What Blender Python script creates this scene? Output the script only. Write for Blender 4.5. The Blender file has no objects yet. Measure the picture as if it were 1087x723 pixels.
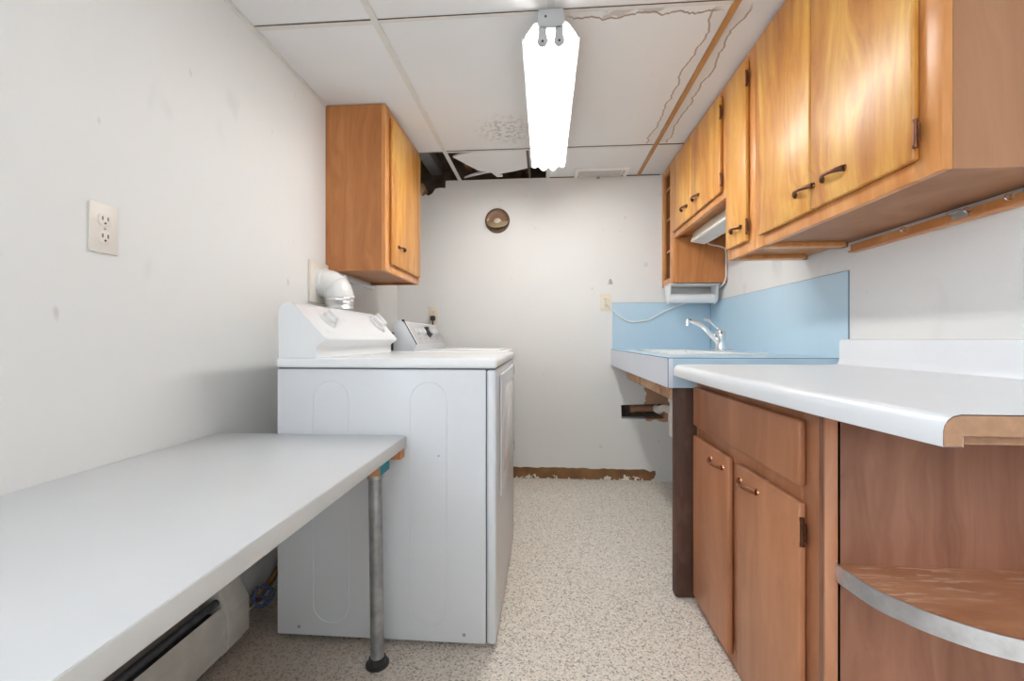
import bpy, bmesh, math, random
from mathutils import Vector, Matrix
random.seed(7)
S = bpy.context.scene
C = S.collection
R = math.radians

# ------------------------------------------------------------------ materials
class NT:
    def __init__(s, name):
        s.m = bpy.data.materials.new(name); s.m.use_nodes = True
        s.t = s.m.node_tree; s.b = s.t.nodes['Principled BSDF']
    def n(s, kind, **kw):
        o = s.t.nodes.new(kind)
        for k, v in kw.items():
            if k in o.inputs.keys(): s.put(o.inputs[k], v)
            else: setattr(o, k, v)
        return o
    def put(s, sock, v):
        if isinstance(v, bpy.types.NodeSocket): s.t.links.new(v, sock)
        else: sock.default_value = v
    def math(s, op, a, b=None, c=None, clamp=False):
        o = s.t.nodes.new('ShaderNodeMath'); o.operation = op; o.use_clamp = clamp
        s.put(o.inputs[0], a)
        if b is not None: s.put(o.inputs[1], b)
        if c is not None: s.put(o.inputs[2], c)
        return o.outputs[0]
    def mix(s, f, a, b):
        o = s.t.nodes.new('ShaderNodeMix'); o.data_type = 'RGBA'
        s.put(o.inputs[0], f); s.put(o.inputs[6], rgba(a)); s.put(o.inputs[7], rgba(b))
        return o.outputs[2]
    def coords(s, scale=(1, 1, 1), loc=(0, 0, 0), kind='Object'):
        tc = s.t.nodes.new('ShaderNodeTexCoord'); mp = s.t.nodes.new('ShaderNodeMapping')
        mp.inputs['Scale'].default_value = scale; mp.inputs['Location'].default_value = loc
        s.t.links.new(tc.outputs[kind], mp.inputs[0]); return mp.outputs[0]
    def pos(s):
        g = s.t.nodes.new('ShaderNodeNewGeometry'); x = s.t.nodes.new('ShaderNodeSeparateXYZ')
        s.t.links.new(g.outputs['Position'], x.inputs[0]); return g.outputs['Position'], x.outputs
    def noise(s, vec, scale, detail=4, rough=.5, dist=0):
        o = s.n('ShaderNodeTexNoise', Scale=scale, Detail=detail, Roughness=rough, Distortion=dist)
        if vec is not None: s.t.links.new(vec, o.inputs['Vector'])
        return o.outputs['Fac']
    def ramp(s, f, stops, interp='LINEAR'):
        o = s.t.nodes.new('ShaderNodeValToRGB'); o.color_ramp.interpolation = interp
        e = o.color_ramp.elements
        while len(e) < len(stops): e.new(.5)
        for k, (p, c) in zip(e, stops): k.position = p; k.color = rgba(c)
        s.put(o.inputs[0], f); return o.outputs[0]
    def step(s, f, a, b):
        o = s.t.nodes.new('ShaderNodeMapRange'); o.interpolation_type = 'SMOOTHSTEP'
        s.put(o.inputs[0], f); o.inputs[1].default_value = a; o.inputs[2].default_value = b
        return o.outputs[0]
    def bump(s, h, strength=.2, dist=.002):
        o = s.n('ShaderNodeBump', Strength=strength, Distance=dist, Height=h)
        s.t.links.new(o.outputs[0], s.b.inputs['Normal'])
    def out(s, col=None, rough=.5, metal=0, spec=.5):
        if col is not None: s.put(s.b.inputs['Base Color'], rgba(col))
        s.put(s.b.inputs['Roughness'], rough); s.b.inputs['Metallic'].default_value = metal
        s.b.inputs['Specular IOR Level'].default_value = spec
        return s.m
def rgba(c):
    if isinstance(c, (tuple, list)): return tuple(c) + (1,) if len(c) == 3 else tuple(c)
    return c
def srgb(r, g, b):
    f = lambda v: (v/255/12.92 if v/255 <= .04045 else ((v/255+.055)/1.055)**2.4)
    return (f(r), f(g), f(b))

def simple(name, col, rough=.5, metal=0, var=.06, scale=6, spec=.5, bump=0):
    t = NT(name); v = t.coords()
    f = t.noise(v, scale, 5, .6)
    lo = tuple(c*(1-var) for c in col); hi = tuple(min(1, c*(1+var)) for c in col)
    c = t.ramp(f, [(.3, lo), (.7, hi)])
    if bump: t.bump(t.noise(v, scale*30, 3), bump, .001)
    return t.out(c, rough, metal, spec)

def wood(name, dark, mid, light, rough=.3, along='z', fine=1., blotch=.5, coat=.25, spots=0):
    t = NT(name)
    sc = {'z': (9, 9, .75), 'y': (9, .75, 9), 'x': (.75, 9, 9)}[along]
    v = t.coords(tuple(k*fine for k in sc)); v0 = t.coords((1, 1, 1))
    warp = t.noise(t.coords((2.2, 2.2, .9) if along == 'z' else (1.6, 1.6, 1.6)), 1.3, 3, .5)
    vm = t.n('ShaderNodeVectorMath', operation='SCALE'); t.put(vm.inputs[0], (3, 3, 0.4)); t.put(vm.inputs[3], warp)
    va = t.n('ShaderNodeVectorMath', operation='ADD'); t.t.links.new(v, va.inputs[0]); t.t.links.new(vm.outputs[0], va.inputs[1])
    oi = t.t.nodes.new('ShaderNodeObjectInfo')
    vb = t.n('ShaderNodeVectorMath', operation='ADD'); t.t.links.new(va.outputs[0], vb.inputs[0])
    sh = t.n('ShaderNodeVectorMath', operation='SCALE'); t.put(sh.inputs[0], (17, 31, 5)); t.t.links.new(oi.outputs['Random'], sh.inputs[3])
    t.t.links.new(sh.outputs[0], vb.inputs[1])
    g1 = t.noise(vb.outputs[0], 1.1, 5, .55, .8)
    g2 = t.noise(vb.outputs[0], 9, 3, .6)
    f = t.math('ADD', t.math('MULTIPLY', g1, .82), t.math('MULTIPLY', g2, .18))
    c = t.ramp(f, [(.34, dark), (.5, mid), (.64, light)])
    bl = t.noise(v0, 2.2, 2)
    c = t.mix(t.math('MULTIPLY', t.step(bl, .35, .7), blotch*.5), c, dark)
    if spots:
        sp = t.step(t.noise(v0, 34, 1), .72, .78); ar = t.step(t.noise(v0, 4, 2), .5, .6)
        c = t.mix(t.math('MULTIPLY', t.math('MULTIPLY', sp, ar), spots), c, tuple(k*.4 for k in dark))
        wp = t.step(t.noise(t.coords((30, 30, 7)), 1.3, 3), .70, .80)
        c = t.mix(t.math('MULTIPLY', wp, spots*.3), c, srgb(206, 170, 150))
    t.bump(g2, .05, .001)
    t.b.inputs['Coat Weight'].default_value = coat; t.b.inputs['Coat Roughness'].default_value = .29
    return t.out(c, rough, 0, .4)

M = {}
def wall_mat(name, col, scuff=.5):
    t = NT(name); p, x = t.pos()
    c = t.ramp(t.noise(p, 1.7, 4, .55), [(.3, tuple(k*.97 for k in col)), (.7, col)])
    v = t.coords((1, 1, .55))
    sp = t.step(t.noise(v, 7.5, 2, .5), .64, .80)
    sp2 = t.step(t.noise(v, 19, 1, .5), .75, .82)
    m = t.math('MULTIPLY', t.math('MAXIMUM', t.math('MULTIPLY', sp, .5), sp2), scuff, clamp=True)
    c = t.mix(m, c, (.30, .28, .26))
    t.bump(t.noise(p, 160, 3), .10, .001)
    return t.out(c, .55, 0, .35)
WC = (.755, .75, .732)
M['wall'] = wall_mat('painted_wall', WC, .34)

def back_wall_mat():
    t = NT('painted_back_wall'); p, x = t.pos()
    c = t.ramp(t.noise(p, 1.7, 4, .55), [(.3, tuple(k*.97 for k in WC)), (.7, WC)])
    m = t.math('MULTIPLY', t.step(t.noise(p, 17, 1), .75, .83), .22)
    c = t.mix(m, c, (.3, .28, .26))
    # bare torn patch of board beside the pipe hole, with a ragged edge
    nz = t.math('MULTIPLY', t.math('SUBTRACT', t.noise(p, 14, 3), .5), .10)
    dx = t.math('SUBTRACT', x[0], nz)
    a = t.math('MULTIPLY', t.step(dx, .68, .69), t.step(t.math('SUBTRACT', 1.0, dx), .08, .085))
    dz = t.math('ADD', x[2], nz)
    b = t.math('MULTIPLY', t.step(dz, .40, .405), t.math('SUBTRACT', 1.0, t.step(dz, .655, .66)))
    c = t.mix(t.math('MULTIPLY', a, b), c, srgb(178, 140, 112))
    t.bump(t.noise(p, 160, 3), .10, .001)
    return t.out(c, .55, 0, .35)
M['back_wall'] = back_wall_mat()

def ceiling_mat():
    t = NT('ceiling_board'); p, x = t.pos()
    col = (.81, .82, .825)
    c = t.ramp(t.noise(p, 2, 4), [(.3, tuple(k*.96 for k in col)), (.7, col)])
    brown = srgb(140, 112, 84)
    # water rings both sides of the bare wood tee
    yv = t.n('ShaderNodeCombineXYZ'); t.put(yv.inputs[1], x[1])
    w = t.noise(yv.outputs[0], 5, 5, .62)
    d = t.math('ABSOLUTE', t.math('SUBTRACT', x[0], .633))
    ringd = t.math('ABSOLUTE', t.math('SUBTRACT', d, t.math('MULTIPLY', w, .105)))
    ring = t.math('SUBTRACT', 1.0, t.step(ringd, .001, .006))
    iny = t.math('MULTIPLY', t.step(x[1], 1.50, 1.56), t.math('SUBTRACT', 1.0, t.step(x[1], 2.54, 2.56)))
    c = t.mix(t.math('MULTIPLY', t.math('MULTIPLY', ring, iny), .75), c, brown)
    inner = t.math('SUBTRACT', 1.0, t.step(t.math('SUBTRACT', d, t.math('MULTIPLY', w, .105)), -.01, .004))
    c = t.mix(t.math('MULTIPLY', t.math('MULTIPLY', inner, iny), .12), c, brown)
    # flaky stain along the cross tee
    xv = t.n('ShaderNodeCombineXYZ'); t.put(xv.inputs[0], x[0])
    w2 = t.noise(xv.outputs[0], 7, 5, .6)
    e = t.math('SUBTRACT', t.math('SUBTRACT', x[1], 1.505), t.math('MULTIPLY', t.math('SUBTRACT', w2, .25), .13))
    rin = t.math('MULTIPLY', t.step(x[0], .06, .12), t.math('SUBTRACT', 1.0, t.step(x[0], .56, .62)))
    yin = t.step(x[1], 1.50, 1.505)
    band = t.math('MULTIPLY', t.math('MULTIPLY', t.math('SUBTRACT', 1.0, t.step(e, -.004, .002)), rin), yin)
    edge = t.math('MULTIPLY', t.math('MULTIPLY', t.math('SUBTRACT', 1.0, t.step(t.math('ABSOLUTE', e), .002, .006)), rin), yin)
    flake = t.step(t.noise(p, 12, 3), .5, .56)
    c = t.mix(t.math('MULTIPLY', band, t.math('MULTIPLY', flake, .45)), c, srgb(150, 132, 115))
    c = t.mix(t.math('MULTIPLY', edge, .8), c, brown)
    # speckled mildew
    dd = t.n('ShaderNodeVectorMath', operation='DISTANCE'); t.t.links.new(p, dd.inputs[0]); t.put(dd.inputs[1], (-.20, 2.34, 2.08))
    blob = t.math('SUBTRACT', 1.0, t.step(dd.outputs['Value'], .04, .22))
    sp = t.step(t.noise(p, 38, 4, .7), .46, .62)
    c = t.mix(t.math('MULTIPLY', t.math('MULTIPLY', blob, sp), .5), c, srgb(130, 112, 95))
    t.bump(t.noise(p, 220, 2), .12, .001)
    return t.out(c, .7, 0, .2)
M['ceiling'] = ceiling_mat()

def floor_mat():
    t = NT('speckled_vinyl'); p, x = t.pos()
    vo = t.n('ShaderNodeTexVoronoi', Scale=215.); t.t.links.new(p, vo.inputs['Vector'])
    sx = t.t.nodes.new('ShaderNodeSeparateXYZ'); t.t.links.new(vo.outputs['Color'], sx.inputs[0])
    base = t.ramp(t.noise(p, 3, 3), [(.3, srgb(214, 207, 196)), (.7, srgb(224, 217, 206))])
    c = t.ramp(sx.outputs[0], [(0, srgb(122, 110, 98)), (.08, srgb(172, 160, 147)), (.22, srgb(222, 213, 201)), (.62, srgb(238, 231, 219)), (.86, srgb(208, 196, 182))], 'CONSTANT')
    c = t.mix(.25, c, base)
    big = t.step(t.noise(p, 110, 3, .6), .60, .68)
    c = t.mix(t.math('MULTIPLY', big, .35), c, srgb(140, 126, 112))
    # trodden-in brown grime beside the heater
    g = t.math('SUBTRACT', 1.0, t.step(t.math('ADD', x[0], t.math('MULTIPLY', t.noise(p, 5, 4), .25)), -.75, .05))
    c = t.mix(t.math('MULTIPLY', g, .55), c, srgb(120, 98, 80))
    return t.out(c, .42, 0, .4)
M['floor'] = floor_mat()

M['honey'] = wood('honey_veneer', srgb(166, 100, 34), srgb(200, 140, 60), srgb(218, 170, 84), .42, blotch=.65, coat=.34)
M['honey_frame'] = wood('honey_frame', srgb(184, 118, 60), srgb(202, 138, 78), srgb(214, 156, 98), .35, blotch=.3)
M['side'] = wood('cabinet_side_veneer', srgb(156, 97, 52), srgb(174, 113, 64), srgb(190, 130, 78), .42, blotch=.3, coat=.1)
M['pink_side'] = wood('faded_cabinet_side', srgb(148, 102, 70), srgb(158, 112, 80), srgb(166, 121, 89), .5, fine=.5, blotch=.2, coat=.0)
M['base_wood'] = wood('base_cabinet_paint_stain', srgb(160, 104, 70), srgb(176, 118, 82), srgb(188, 130, 94), .4, blotch=.25, coat=.15)
M['panel_wood'] = wood('worn_end_panel', srgb(122, 78, 56), srgb(146, 99, 76), srgb(164, 116, 92), .45, fine=.8, blotch=.6, coat=.1, spots=.8)
M['post_wood'] = wood('old_post', srgb(60, 38, 30), srgb(84, 56, 44), srgb(108, 76, 62), .6, blotch=.5, coat=0)
M['raw_wood'] = wood('raw_board', srgb(150, 112, 84), srgb(180, 142, 110), srgb(206, 172, 142), .75, 'x', blotch=.4, coat=0)
M['tee_wood'] = wood('bare_tee', srgb(150, 104, 58), srgb(184, 136, 84), srgb(200, 156, 104), .5, 'y', coat=0)
M['joist'] = wood('old_joist', srgb(110, 78, 54), srgb(146, 108, 78), srgb(172, 134, 102), .8, 'y', coat=0)
M['core'] = simple('particle_core', srgb(158, 120, 92), .85, var=.14, scale=60)
M['dark'] = simple('dark_void', (.17, .12, .085), .9, var=.4, scale=12)
M['laminate'] = simple('white_laminate', (.74, .755, .775), .32, var=.015, scale=4)
M['table_lam'] = simple('table_laminate', (.65, .662, .675), .38, var=.02, scale=3)
M['table_edge'] = simple('table_edge_band', (.58, .58, .565), .45, var=.03, scale=9)
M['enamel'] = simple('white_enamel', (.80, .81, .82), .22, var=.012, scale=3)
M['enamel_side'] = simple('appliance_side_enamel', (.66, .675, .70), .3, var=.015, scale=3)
M['groove'] = simple('shadow_gap_rubber', (.10, .10, .11), .7)
M['emboss'] = simple('pressed_line', (.60, .61, .63), .4)
M['silver'] = simple('silver_panel', (.55, .55, .56), .35, .55, var=.04, scale=30)
M['chrome'] = simple('chrome', (.86, .87, .88), .09, 1, var=.02)
M['steel'] = simple('galvanised_pipe', (.36, .37, .38), .42, .75, var=.25, scale=22)
M['alu'] = simple('worn_aluminium_edge', (.62, .63, .66), .3, .85, var=.16, scale=28)
M['bronze'] = simple('aged_bronze', srgb(112, 72, 52), .34, .8, var=.2, scale=60)
M['copper'] = simple('copper_pull', srgb(178, 122, 92), .22, .9, var=.15, scale=50)
M['blackp'] = simple('black_plastic', (.03, .028, .026), .45)
M['dial'] = simple('dial_plastic', (.66, .66, .66), .35)
M['knob'] = simple('grey_knob', (.62, .62, .63), .35)
M['mark'] = simple('grey_print', (.32, .33, .35), .5)
M['ivory'] = simple('ivory_plate', srgb(226, 216, 196), .4, var=.02)
M['almond'] = simple('almond_plate', srgb(222, 214, 204), .4, var=.02)
M['slot'] = simple('slot_dark', (.06, .05, .045), .7)
M['whitep'] = simple('white_plastic', (.78, .78, .76), .4, var=.02)
M['pvc'] = simple('pvc_pipe', (.80, .78, .74), .4, var=.05, scale=15)
M['duct'] = simple('duct_paint', (.74, .735, .72), .25, var=.03, scale=12)
M['foil'] = simple('aluminium_duct', (.72, .72, .70), .3, .8, var=.1, scale=40)
M['teal'] = simple('teal_paint', srgb(56, 140, 150), .6, var=.15, scale=30)
M['offwhite'] = simple('offwhite_trim', (.70, .695, .665), .5, var=.04, scale=20)
M['heater'] = simple('heater_enamel', srgb(190, 185, 176), .45, var=.12, scale=16)
M['fin'] = simple('heater_fins', (.10, .10, .11), .4, .6, var=.3, scale=40)
M['sinkw'] = simple('sink_porcelain', (.84, .84, .83), .12, var=.01)
M['blue_seam'] = simple('laminate_seam', srgb(92, 116, 140), .6)
M['brass'] = simple('brass_valve', srgb(150, 118, 72), .4, .85, var=.3, scale=40)
M['valve_blue'] = simple('blue_handwheel', srgb(70, 80, 112), .5, var=.2, scale=40)
M['edge_strip'] = wood('edge_strip_wood', srgb(160, 106, 74), srgb(176, 120, 88), srgb(186, 132, 100), .4, blotch=.2, coat=.1)
M['pale_wood'] = wood('light_cleat', srgb(176, 112, 70), srgb(196, 134, 90), srgb(212, 156, 112), .5, 'y', coat=0)
M['dish'] = simple('flue_dish_brass', srgb(182, 164, 132), .3, .7, var=.1, scale=10)
M['dish_back'] = simple('flue_dish_back', srgb(128, 100, 78), .35, .5, var=.15, scale=14)
M['boss'] = simple('pale_boss', srgb(206, 196, 176), .4)
M['grille'] = simple('register_grille', (.60, .595, .58), .5)
M['register'] = simple('register_frame', (.88, .88, .87), .4, var=.01)
M['dish_rim'] = simple('flue_rim', srgb(98, 84, 70), .4, .7, var=.15, scale=30)
M['ltlam'] = simple('light_housing', (.80, .80, .78), .35, var=.01)
M['socket'] = simple('lampholder_grey', (.45, .45, .45), .5, var=.05)
M['cream'] = simple('cream_light', (.84, .81, .72), .4, var=.02)
M['tarnish'] = simple('bracket_steel', (.42, .42, .41), .4, .7, var=.15, scale=40)

def blue_mat():
    t = NT('blue_laminate'); p, x = t.pos()
    c = t.ramp(t.noise(p, 1.6, 3), [(.3, srgb(176, 201, 217)), (.7, srgb(186, 210, 224))])
    return t.out(c, .33, 0, .4)
M['blue'] = blue_mat()
M['pale_blue'] = simple('pale_blue_apron', srgb(214, 221, 232), .33, var=.02, scale=4)
def baseboard_mat():
    t = NT('torn_baseboard_glue'); p, x = t.pos()
    c = t.ramp(t.noise(p, 9, 4), [(.3, srgb(112, 80, 52)), (.7, srgb(140, 102, 68))])
    low = t.math('SUBTRACT', .048, x[2])
    fl = t.step(t.math('ADD', t.noise(p, 16, 4, .6), t.math('MULTIPLY', low, 3.2)), .66, .68)
    c = t.mix(fl, c, srgb(226, 220, 210))
    t.bump(fl, .4, .003)
    return t.out(c, .7, 0, .2)
M['glue'] = baseboard_mat()
def shelf_mat():
    t = NT('scratched_shelf'); v = t.coords((3, 9, 3)); v2 = t.coords((5, 40, 5))
    g = t.noise(v, 2, 5, .6, 1)
    c = t.ramp(g, [(.3, srgb(172, 116, 82)), (.7, srgb(200, 146, 110))])
    sc = t.math('MULTIPLY', t.step(t.noise(v2, 2.4, 3, .6, .6), .53, .62), t.step(t.noise(t.coords(), 5, 2), .40, .55))
    c = t.mix(t.math('MULTIPLY', sc, .7), c, srgb(228, 198, 178))
    return t.out(c, .4, 0, .4)
M['shelf'] = shelf_mat()
def emit(name, col, st):
    m = bpy.data.materials.new(name); m.use_nodes = True; b = m.node_tree.nodes['Principled BSDF']
    b.inputs['Base Color'].default_value = (.9, .9, .9, 1); b.inputs['Emission Color'].default_value = rgba(col)
    b.inputs['Emission Strength'].default_value = st; return m
M['tube'] = emit('lit_fluorescent_tube', (1, 1.0, .985), 30)
M['fill_tube'] = emit('added_fill_tube', (1, 1.0, .99), 16)  # weaker emission for the added fill fixture
M['tube_end'] = simple('tube_cap', (.6, .6, .6), .3, .8)
def glass():
    m = bpy.data.materials.new('window_glass'); m.use_nodes = True; t = m.node_tree
    for n in list(t.nodes): t.nodes.remove(n)
    o = t.nodes.new('ShaderNodeOutputMaterial'); mx = t.nodes.new('ShaderNodeMixShader')
    tr = t.nodes.new('ShaderNodeBsdfTransparent'); gl = t.nodes.new('ShaderNodeBsdfGlossy'); gl.inputs['Roughness'].default_value = .02
    mx.inputs[0].default_value = .06; t.links.new(tr.outputs[0], mx.inputs[1]); t.links.new(gl.outputs[0], mx.inputs[2]); t.links.new(mx.outputs[0], o.inputs[0])
    return m
M['glass'] = glass()

# ------------------------------------------------------------------ mesh helpers
ORG = {}
class MB:
    def __init__(s): s.bm = bmesh.new(); s.mi = 0
    def _merge(s, b):
        for f in b.faces: f.material_index = s.mi
        me = bpy.data.meshes.new('t'); b.to_mesh(me); b.free(); s.bm.from_mesh(me); bpy.data.meshes.remove(me); return s
    def box(s, x0, x1, y0, y1, z0, z1, bev=0, seg=2, mat=None):
        b = bmesh.new(); bmesh.ops.create_cube(b, size=1)
        sx, sy, sz = x1-x0, y1-y0, z1-z0
        for v in b.verts: v.co = Vector((x0+(v.co.x+.5)*sx, y0+(v.co.y+.5)*sy, z0+(v.co.z+.5)*sz))
        if bev: bmesh.ops.bevel(b, geom=list(b.edges), offset=min(bev, abs(sx)*.49, abs(sy)*.49, abs(sz)*.49), segments=seg, profile=.5, affect='EDGES')
        if mat is not None:
            for v in b.verts: v.co = mat @ v.co
        return s._merge(b)
    def prism(s, pts, axis, a0, a1, bev=0, seg=2):
        """pts 2-D in the plane normal to axis: x->(y,z), y->(x,z), z->(x,y)"""
        f3 = {'x': lambda p, a: (a, p[0], p[1]), 'y': lambda p, a: (p[0], a, p[1]), 'z': lambda p, a: (p[0], p[1], a)}[axis]
        b = bmesh.new(); A = [b.verts.new(f3(p, a0)) for p in pts]; B = [b.verts.new(f3(p, a1)) for p in pts]
        b.faces.new(A); b.faces.new(B[::-1]); n = len(pts)
        for i in range(n): b.faces.new((A[i], B[i], B[(i+1) % n], A[(i+1) % n]))
        bmesh.ops.recalc_face_normals(b, faces=list(b.faces))
        if bev: bmesh.ops.bevel(b, geom=list(b.edges), offset=bev, segments=seg, profile=.5, affect='EDGES')
        return s._merge(b)
    def cyl(s, p0, p1, r0, r1=None, seg=20, caps=True):
        return s.tube([p0, p1], [r0, r0 if r1 is None else r1], seg, caps)
    def tube(s, path, r, seg=12, caps=True, flat=None):
        P = [Vector(p) for p in path]; n = len(P); rr = r if isinstance(r, (list, tuple)) else [r]*n
        b = bmesh.new(); rings = []; up = None
        for i in range(n):
            d = (P[min(i+1, n-1)]-P[max(i-1, 0)]).normalized()
            if up is None:
                up = Vector((0, 0, 1)) if abs(d.z) < .9 else Vector((1, 0, 0))
            u = (up - d*up.dot(d)).normalized(); up = u; w = d.cross(u)
            fu, fw = (1, 1) if flat is None else flat
            rings.append([b.verts.new(P[i]+(u*math.cos(2*math.pi*k/seg)*fu+w*math.sin(2*math.pi*k/seg)*fw)*rr[i]) for k in range(seg)])
        for i in range(n-1):
            for k in range(seg): b.faces.new((rings[i][k], rings[i][(k+1) % seg], rings[i+1][(k+1) % seg], rings[i+1][k]))
        if caps: b.faces.new(rings[0][::-1]); b.faces.new(rings[-1])
        bmesh.ops.recalc_face_normals(b, faces=list(b.faces))
        return s._merge(b)
    def lathe(s, prof, o, d, seg=32):
        """prof: (radius, height along d)"""
        d = Vector(d).normalized(); o = Vector(o); u = d.orthogonal().normalized(); w = d.cross(u)
        b = bmesh.new(); rings = []
        for r, h in prof:
            rings.append([b.verts.new(o+d*h+(u*math.cos(2*math.pi*k/seg)+w*math.sin(2*math.pi*k/seg))*max(r, 1e-5)) for k in range(seg)])
        for i in range(len(prof)-1):
            for k in range(seg): b.faces.new((rings[i][k], rings[i][(k+1) % seg], rings[i+1][(k+1) % seg], rings[i+1][k]))
        bmesh.ops.remove_doubles(b, verts=list(b.verts), dist=1e-5)
        bmesh.ops.recalc_face_normals(b, faces=list(b.faces))
        return s._merge(b)
    def build(s, name, mat, parent=None, ang=35):
        me = bpy.data.meshes.new(name)
        o = bpy.data.objects.new(name, me); C.objects.link(o)
        if parent is not None:
            org = ORG[parent.name]; o.parent = parent
        else:
            vs = [v.co for v in s.bm.verts]
            lo = [min(v[i] for v in vs) for i in range(3)]; hi = [max(v[i] for v in vs) for i in range(3)]
            org = Vector(((lo[0]+hi[0])/2, (lo[1]+hi[1])/2, lo[2])); o.location = org
        for v in s.bm.verts: v.co -= org
        s.bm.to_mesh(me); s.bm.free()
        for m in (mat if isinstance(mat, list) else [mat]): me.materials.append(m)
        me.shade_smooth(); me.set_sharp_from_angle(angle=R(ang))
        ORG[o.name] = Vector(org); return o
def tag(o, label, cat, group=None):
    o['label'] = label; o['category'] = cat
    if group: o['group'] = group
    return o
def thing(name, label, cat, loc, group=None):
    o = bpy.data.objects.new(name, None); C.objects.link(o); o.location = loc; o.empty_display_size = .05
    ORG[o.name] = Vector(loc); return tag(o, label, cat, group)
def struct(o): o['kind'] = 'structure'; return o
def bez(pts, n=8):
    """Catmull-Rom through pts"""
    P = [Vector(p) for p in pts]; out = []
    for i in range(len(P)-1):
        a, b, c, d = P[max(i-1, 0)], P[i], P[i+1], P[min(i+2, len(P)-1)]
        for k in range(n):
            t = k/n; out.append(.5*((2*b)+(c-a)*t+(2*a-5*b+4*c-d)*t*t+(3*b-a-3*c+d)*t**3))
    out.append(P[-1]); return out

# ------------------------------------------------------------------ room shell
XL, XR, YB, YF, ZT = -1.045, 1.11, 3.035, -2.3, 2.08
struct(MB().box(XL-.1, XR+.1, YF-.1, YB+.25, -.08, 0).build('floor', M['floor']))
WY0, WY1, WZ0, WZ1 = -2.0, -.75, 1.10, 1.95
w = MB(); w.box(XL-.1, XL, WY1, YB+.2, 0, 2.36).box(XL-.1, XL, YF, WY0, 0, 2.36).box(XL-.1, XL, WY0, WY1, 0, WZ0).box(XL-.1, XL, WY0, WY1, WZ1, 2.36)
struct(w.build('wall_left', M['wall']))
struct(MB().box(XR, XR+.1, YF, YB+.2, 0, 2.36).build('wall_right', M['wall']))
w = MB()
w.prism([(XL, 0), (.66, 0), (.66, .42), (.522, .42), (.517, .513), (.66, .519), (.66, ZT), (-.696, ZT-.004), (-.697, 2.025), (-.735, 2.027), (-.77, 2.022),
         (-.79, 1.99), (-.818, 1.974), (-.84, 1.985), (-.866, 1.968), (-.88, 1.995), (-.92, 1.985), (XL, 1.992)], 'y', YB, YB+.09)
w.prism([(.66, 0), (XR, 0), (XR, ZT), (.66, ZT), (.66, .519), (.80, .525), (.802, .424), (.66, .42)], 'y', YB, YB+.09)
w.mi = 1; w.box(XL, XR, YB+.17, YB+.2, 0, 2.36)
struct(w.build('wall_back', [M['back_wall'], M['dark']]))
struct(MB().box(XL-.1, XR+.1, YF-.1, YF, 0, 2.36).build('wall_front', M['wall']))
# window in the left wall behind the viewer
win = bpy.data.objects.new('window_1', None); C.objects.link(win); win.location = (XL-.05, (WY0+WY1)/2, WZ0); ORG['window_1'] = Vector(win.location); struct(win)
f = MB()
for a in (WY0, (WY0+WY1)/2-.02, WY1-.04): f.box(XL-.08, XL-.03, a, a+.04, WZ0, WZ1, .004)
for a in (WZ0, WZ1-.04): f.box(XL-.08, XL-.03, WY0, WY1, a, a+.04, .004)
f.build('window_frame', M['whitep'], win)
MB().box(XL-.057, XL-.053, WY0+.03, WY1-.03, WZ0+.03, WZ1-.03).build('pane', M['glass'], win)

# ceiling boards, one polygon per bay; rear left bay is open, the one beside it is broken
c = MB()
T0, T1, T2 = -.595, .02, .633
Y1, Y2 = 1.50, 2.575
c.box(XL, T0, YF, Y1-.003, ZT, ZT+.012).box(T0, T1, YF, Y1-.003, ZT, ZT+.012).box(T1, T2, YF, Y1-.003, ZT, ZT+.012).box(T2, XR, YF, Y1-.003, ZT, ZT+.012)
c.box(XL, T0, Y1, Y2, ZT, ZT+.012).box(T0, T2, Y1, Y2, ZT, ZT+.012).box(T2, XR, Y1, Y2-.004, ZT, ZT+.012)
c.box(T1, T2, Y2+.004, YB, ZT, ZT+.012).box(T2, XR, Y2+.004, YB, ZT, ZT+.012)
struct(c.build('ceiling', M['ceiling']))
c = MB(); c.box(XL-.1, XR+.1, YF, YB+.2, 2.34, 2.36)
struct(c.build('ceiling_deck', M['joist']))
n = [0]
def trim(bm, mat):
    n[0] += 1; return struct(bm.build('trim_%d' % n[0], mat))
trim(MB().box(XL, XL+.011, YF, Y2, ZT-.004, ZT).box(XL, XL+.002, YF, Y2, ZT-.016, ZT), M['offwhite'])         # wall angle
trim(MB().box(T0-.012, T0+.012, YF, YB, ZT-.005, ZT-.0005), M['offwhite'])
trim(MB().box(T1-.012, T1+.012, YF, Y1+.02, ZT-.005, ZT-.0005), M['offwhite'])
trim(MB().box(T2-.011, T2+.011, YF, YB, ZT-.008, ZT-.0005), M['tee_wood'])
trim(MB().box(XL+.011, T0-.012, Y1-.008, Y1+.012, ZT-.004, ZT-.0005), M['offwhite'])
trim(MB().box(XL+.011, T0-.012, Y1-.011, Y1-.008, ZT-.003, ZT-.0005).box(T0+.012, T2-.011, Y1-.010, Y1-.008, ZT-.003, ZT-.0005), M['dish_rim'])
trim(MB().box(T0+.012, T2-.011, Y1-.008, Y1+.008, ZT-.003, ZT-.0005), M['offwhite'])
trim(MB().box(T0+.012, T2-.011, Y2-.010, Y2+.012, ZT-.003, ZT-.0005), M['offwhite'])
trim(MB().box(T1-.012, T1+.012, Y2+.012, YB, ZT-.004, ZT-.0005), M['offwhite'])
trim(MB().box(-.112, -.096, Y2+.012, YB, ZT-.004, ZT+.018), M['dish_rim'])
trim(MB().box(T1+.012, XR-.33, YB-.004, YB, ZT-.006, ZT), M['dish_rim'])
# dark seam where boards meet
trim(MB().box(T0+.012, XR-.32, Y2-.013, Y2-.010, ZT-.0035, ZT-.0005), M['dish_rim'])
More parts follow.
